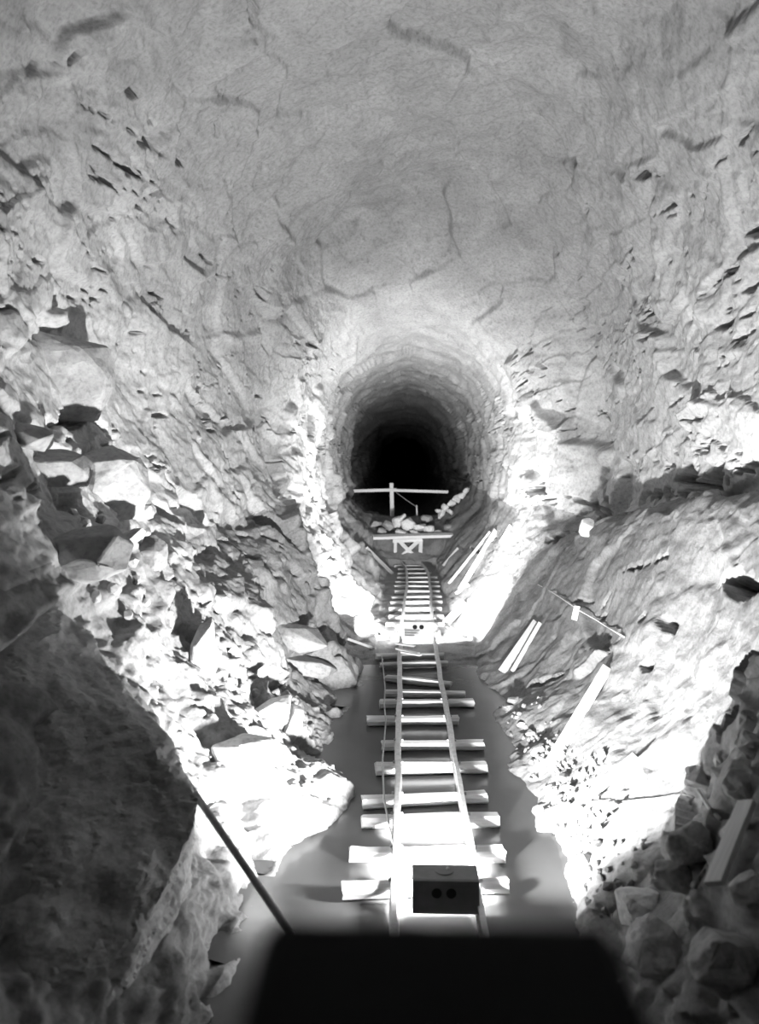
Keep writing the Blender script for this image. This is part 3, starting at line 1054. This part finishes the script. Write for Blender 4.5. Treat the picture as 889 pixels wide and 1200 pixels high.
for i, (u, v, r, m, lab) in enumerate(HEAP):
    p = surf(u, v)
    rr = r * p[1] / F
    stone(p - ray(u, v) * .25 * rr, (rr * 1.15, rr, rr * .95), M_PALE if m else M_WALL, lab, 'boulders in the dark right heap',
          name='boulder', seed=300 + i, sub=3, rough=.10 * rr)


# ------------------------------------------------------------------ planks and poles
def plank(p0, p1, w, t, m, label, cat='plank', name='plank', face=None, group=None, taper=1.0, parent=None):
    """A sawn board from p0 to p1 with slightly ragged ends; face is the direction its broad side looks."""
    p0, p1 = Vector(p0), Vector(p1)
    L = (p1 - p0).length
    yax = (p1 - p0).normalized()
    f = Vector(face) if face is not None else Vector(CAM) - p0
    xax = yax.cross(f).normalized()
    zax = xax.cross(yax).normalized()
    n = 7
    bow = random.uniform(-.004, .004) * L
    bm = bmesh.new()
    rings = []
    for i in range(n):
        q = i / (n - 1)
        ww = w * (1 + (taper - 1) * q) / 2
        off = bow * math.sin(q * math.pi)
        e = random.uniform(-.12, .12) * w if i in (0, n - 1) else 0
        rings.append([bm.verts.new((sx * ww, q * L + sx * e, sz * t / 2 + off)) for sx, sz in ((-1, -1), (1, -1), (1, 1), (-1, 1))])
    for a, b in zip(rings[:-1], rings[1:]):
        for k in range(4):
            bm.faces.new((a[k], a[(k + 1) % 4], b[(k + 1) % 4], b[k]))
    bm.faces.new(rings[0])
    bm.faces.new(rings[-1])
    bmesh.ops.recalc_face_normals(bm, faces=bm.faces)
    lg = [e for e in bm.edges if len(e.link_faces) == 2 and e.calc_face_angle(0) > .8]
    bmesh.ops.bevel(bm, geom=lg, offset=min(w, t) * .08, segments=1, affect='EDGES', clamp_overlap=True)
    o = obj(name, from_bm(name, bm), m)
    mw = Matrix((xax.to_4d(), yax.to_4d(), zax.to_4d(), (0, 0, 0, 1))).transposed()
    mw.col[3] = (p0.x, p0.y, p0.z, 1)
    mw[3][0] = mw[3][1] = mw[3][2] = 0
    if parent is not None:
        o.parent = parent
        o.matrix_parent_inverse = Matrix.Translation(parent.location).inverted()
        o.matrix_basis = mw
        return o
    o.matrix_basis = mw
    return tag(o, label, cat, group)


def lean(u0, v0, u1, v1, wpx, label, m=None, off=.05, t=.03, **kw):
    a, b = surf(u0, v0), surf(u1, v1)
    a, b = a - ray(u0, v0) * off, b - ray(u1, v1) * off
    w = wpx * (a[1] + b[1]) / 2 / F
    return plank(a, b, w, t, m or M_WOOD, label, **kw)


lean(643, 897, 711, 783, 13, 'long pale plank leaning up the right bench above the water', off=.10)
lean(666, 952, 744, 884, 11, 'pale plank lying on the lit gravel below the long leaning plank', off=.16)
lean(588, 787, 627, 728, 10, 'wide board of the pair propped at the foot of the right bench', m=M_WOOD)
lean(600, 787, 632, 730, 5, 'narrow lath of the pair propped at the foot of the right bench', m=M_WOOD, off=.09)
lean(535, 688, 580, 621, 6, 'bright plank leaning on the right bank beside the far track')
lean(524, 682, 572, 621, 3.5, 'thin grey pole behind the bright plank on the far right bank', m=M_GREYWOOD)
lean(586, 637, 597, 615, 5, 'short board higher up the far right bank')
lean(521, 728, 545, 706, 9, 'board on the glaring ground right of the far lamp box')
lean(531, 692, 548, 685, 5, 'short batten at the foot of the bright far plank')
lean(432, 640, 460, 669, 4, 'grey pole lying down the far left bank beside the trestle', m=M_GREYWOOD)
lean(515, 660, 535, 640, 4, 'grey stick on the bank right of the trestle', m=M_GREYWOOD)
lean(672, 727, 676, 709, 7, 'small white stake standing on the right bench under the line', cat='stake', name='stake', off=.12)
for i, (u0, v0, u1, v1, w) in enumerate([(464, 754, 486, 757, 3.5), (465, 760, 490, 766, 3.5), (470, 764, 493, 768, 3)]):
    a, b = on_z(u0, v0, .19 + .035 * i), on_z(u1, v1, .18 + .035 * i)
    plank(a, b, w * a[1] / F * 1.6, .022, M_WOOD, ['upper', 'middle', 'lower'][i] + ' thin board of the three dropped across the left rail', face=(0, 0, 1), cat='board', name='board')
lean(412, 752, 440, 760, 3, 'splintered lath at the foot of the left bank before the far lamp', m=M_WOOD)
lean(516, 822, 556, 823, 6, 'loose sleeper end lying beside the right rail', m=M_LOG, off=.02, t=.05) if False else None

# tilted plank in the dark heap
hp0, hp1 = surf(836, 1036), surf(874, 938)
plank(hp0 - ray(836, 1036) * .42, hp1 - ray(874, 938) * .36, 26 * hp0[1] / F, .03, M_WOOD, 'short blurred plank standing tilted in the dark right heap', face=(-.6, .3, 1))
for pix, lab in (([(800, 1062), (818, 1030), (838, 995)], 'thin grey stick under the tilted plank in the dark heap'),
                 ([(818, 926), (830, 945), (842, 960)], 'short stick pointing into the dark heap left of the tilted plank')):
    tag(obj('stick', tube_mesh('stick', [surf(u, v) - ray(u, v) * .12 for u, v in pix], [.010, .012, .010], 6), M_GREYWOOD), lab, 'stick')


def line_on(name, pix, r, m, label, cat, off=.03, seg=6):
    pts = [surf(u, v) - ray(u, v) * off for u, v in pix]
    return tag(obj(name, tube_mesh(name, pts, r, seg), m), label, cat)


line_on('wire', [(686, 939), (720, 940), (745, 938), (770, 935), (800, 931), (814, 930)], .005, M_CABLE, 'thin wire lying across the lit right bank into the dark heap', 'wire', .04)
line_on('string', [(629, 684), (646, 694), (663, 705), (680, 716), (697, 726), (714, 737), (731, 747)], .008, M_WOOD,
        'taut pale line stretched down the right bench past the white stake', 'line', .09)
tag(obj('cable', tube_mesh('cable', [on_z(u, v, .10) for u, v in [(462, 1000), (455, 962), (450, 938), (449, 915), (448, 890), (450, 868), (452, 845), (450, 825), (451, 805), (449, 785), (447, 768)]], .009, 6), M_CABLE),
    'thin cable trailing over the sleepers along the left rail', 'cable')

# the dark pole leaning on the left block
pa, pb = at(172, 848, 5.6), at(312, 1052, 4.6)
pe = pa + (pb - pa) * ((pa[2] - .12) / (pa[2] - pb[2]))
tag(obj('iron_pole', tube_mesh('iron_pole', [pa + (pe - pa) * q for q in np.linspace(0, 1, 8)], .023, 10), M_PIPE),
    'dark iron pole slanting down past the unlit left block', 'pole')

# ------------------------------------------------------------------ trestle at the end of the track
TD = 26.9
root = empty('trestle', (at(477, 655, TD)[0], TD, .2), 'low pale wooden trestle with crossed legs at the end of the track', 'trestle')
pl = at(425, 630, TD), at(531, 627, TD)
plank(pl[0], pl[1], .30, .09, M_WOOD, None, name='top_plank', face=(0, -.2, 1), parent=root)
for (u0, v0, u1, v1, w) in [(463, 632, 463, 648, 4), (493, 632, 492, 655, 4.5)]:
    plank(at(u0, v0, TD), at(u1, v1, TD), w * TD / F, .08, M_WOOD, None, name='leg', face=(0, -1, 0), parent=root)
for (u0, v0, u1, v1) in [(468, 634, 489, 656), (490, 634, 466, 656)]:
    plank(at(u0, v0, TD - .06), at(u1, v1, TD - .06), 4.5 * TD / F, .05, M_WOOD, None, name='cross_brace', face=(0, -1, 0), parent=root)
plank(at(460, 634, TD - .05), at(495, 633, TD - .05), 4 * TD / F, .06, M_WOOD, None, name='header', face=(0, -1, 0), parent=root)

# barrier of a post and a long bar on the bench behind
BD = 30.0
root = empty('barrier', tuple(at(459, 604, BD)), 'pale post and long crossbar fencing off the dark heading', 'barrier')
plank(at(459.5, 605, BD), at(458.5, 566, BD), 4.6 * BD / F, .09, M_WOOD, None, name='post', face=(0, -1, 0), parent=root)
plank(at(409, 575.5, BD - .07), at(465, 574, BD - .07), 3.6 * BD / F, .06, M_WOOD, None, name='crossbar', face=(0, -1, 0), parent=root)
plank(at(460, 574.5, BD - .12), at(525, 576.5, BD - .12), 3.2 * BD / F, .06, M_WOOD, None, name='crossbar', face=(0, -1, 0), parent=root)
st = tube_mesh('stay_wire', [at(464, 577, BD), at(476, 586, BD), at(488, 594, BD)], .012, 5)
child('stay_wire', st, M_CABLE, root)
pk = tube_mesh('peg', [at(488, 592, BD), at(488.5, 606, BD)], .03, 6)
child('peg', pk, M_WOOD, root)

# stones heaped on the bench behind the trestle
for i, (u, v, d, rx, rz, m) in enumerate([(455, 616, 27.9, 9, 7, 0), (466, 612, 27.8, 8, 9, 1), (478, 614, 27.7, 11, 10, 1), (492, 618, 27.6, 10, 7, 1), (503, 620, 27.5, 9, 6, 1),
                                          (447, 622, 27.5, 7, 5, 0), (512, 624, 27.4, 7, 4, 0), (470, 624, 27.3, 10, 4, 1), (488, 626, 27.3, 12, 4, 1), (440, 614, 28.2, 10, 5, 0), (500, 608, 28.6, 9, 6, 0),
                                          (525, 618, 27.6, 7, 5, 0)]):
    stone(at(u, v, d), (rx * d / F, .25, rz * d / F), [M_STONE, M_PALE][m],
          ['grey stone in the heap behind the trestle', 'whitish stone in the heap behind the trestle'][m], 'stones heaped behind the trestle', seed=400 + i, rot=(0, random.uniform(-.5, .5), random.uniform(-.3, .3)))
stone(at(469, 608, 27.7), (.28, .12, .09), M_PALE, 'curved white stone tipped up on the heap behind the trestle', seed=431, rot=(0, -.7, 0))
for i, (u, v, rx, rz) in enumerate([(517, 602, 4, 9), (522, 594, 6, 6), (529, 590, 6, 7), (535, 585, 6, 6), (541, 580, 5, 6), (546, 575, 3.5, 6), (513, 598, 4, 4), (527, 600, 5, 4)]):
    p = surf(u, v)
    d = min(p[1], 28.6)
    stone(at(u, v, d - .12), (rx * d / F, .16, rz * d / F), M_PALE, 'white stone in the slanting pile up the right bank by the barrier', 'white stones by the barrier', seed=450 + i, rot=(0, .7, random.uniform(-.3, .3)))

# ------------------------------------------------------------------ black stand under the camera and the pale board beside it
CD = .60
l, r = at(312, 1070, CD), at(718, 1070, CD)
root = empty('camera_stand', ((l[0] + r[0]) / 2, CD - .15, -.25), 'black out-of-focus stand filling the bottom of the view', 'stand')
zt = l[2]
bm = bmesh.new()
box_bm(bm, ((l[0] + r[0]) / 2, CD - .15, zt - .015), (r[0] - l[0], .3, .03), bevel=.012)
child('top_board', from_bm('top_board', bm), M_BLACK, root)
bm = bmesh.new()
box_bm(bm, ((l[0] + r[0]) / 2, CD - .02, zt - .21), (r[0] - l[0] - .01, .03, .36), bevel=.006)
child('front_board', from_bm('front_board', bm), M_BLACK, root)
for s in (0, 1):
    bm = bmesh.new()
    box_bm(bm, (l[0] + .02 if s == 0 else r[0] - .02, CD - .165, zt - .21), (.03, .26, .36), bevel=.006)
    child('side_board', from_bm('side_board', bm), M_BLACK, root)
    for q in (0, 1):
        x = l[0] + .03 if s == 0 else r[0] - .03
        y = CD - .06 if q == 0 else CD - .26
        bm = bmesh.new()
        box_bm(bm, (x, y, (zt - .3 - .3) / 2), (.06, .06, zt - .3 + .3), bevel=.006)
        child('leg', from_bm('leg', bm), M_BLACK, root)
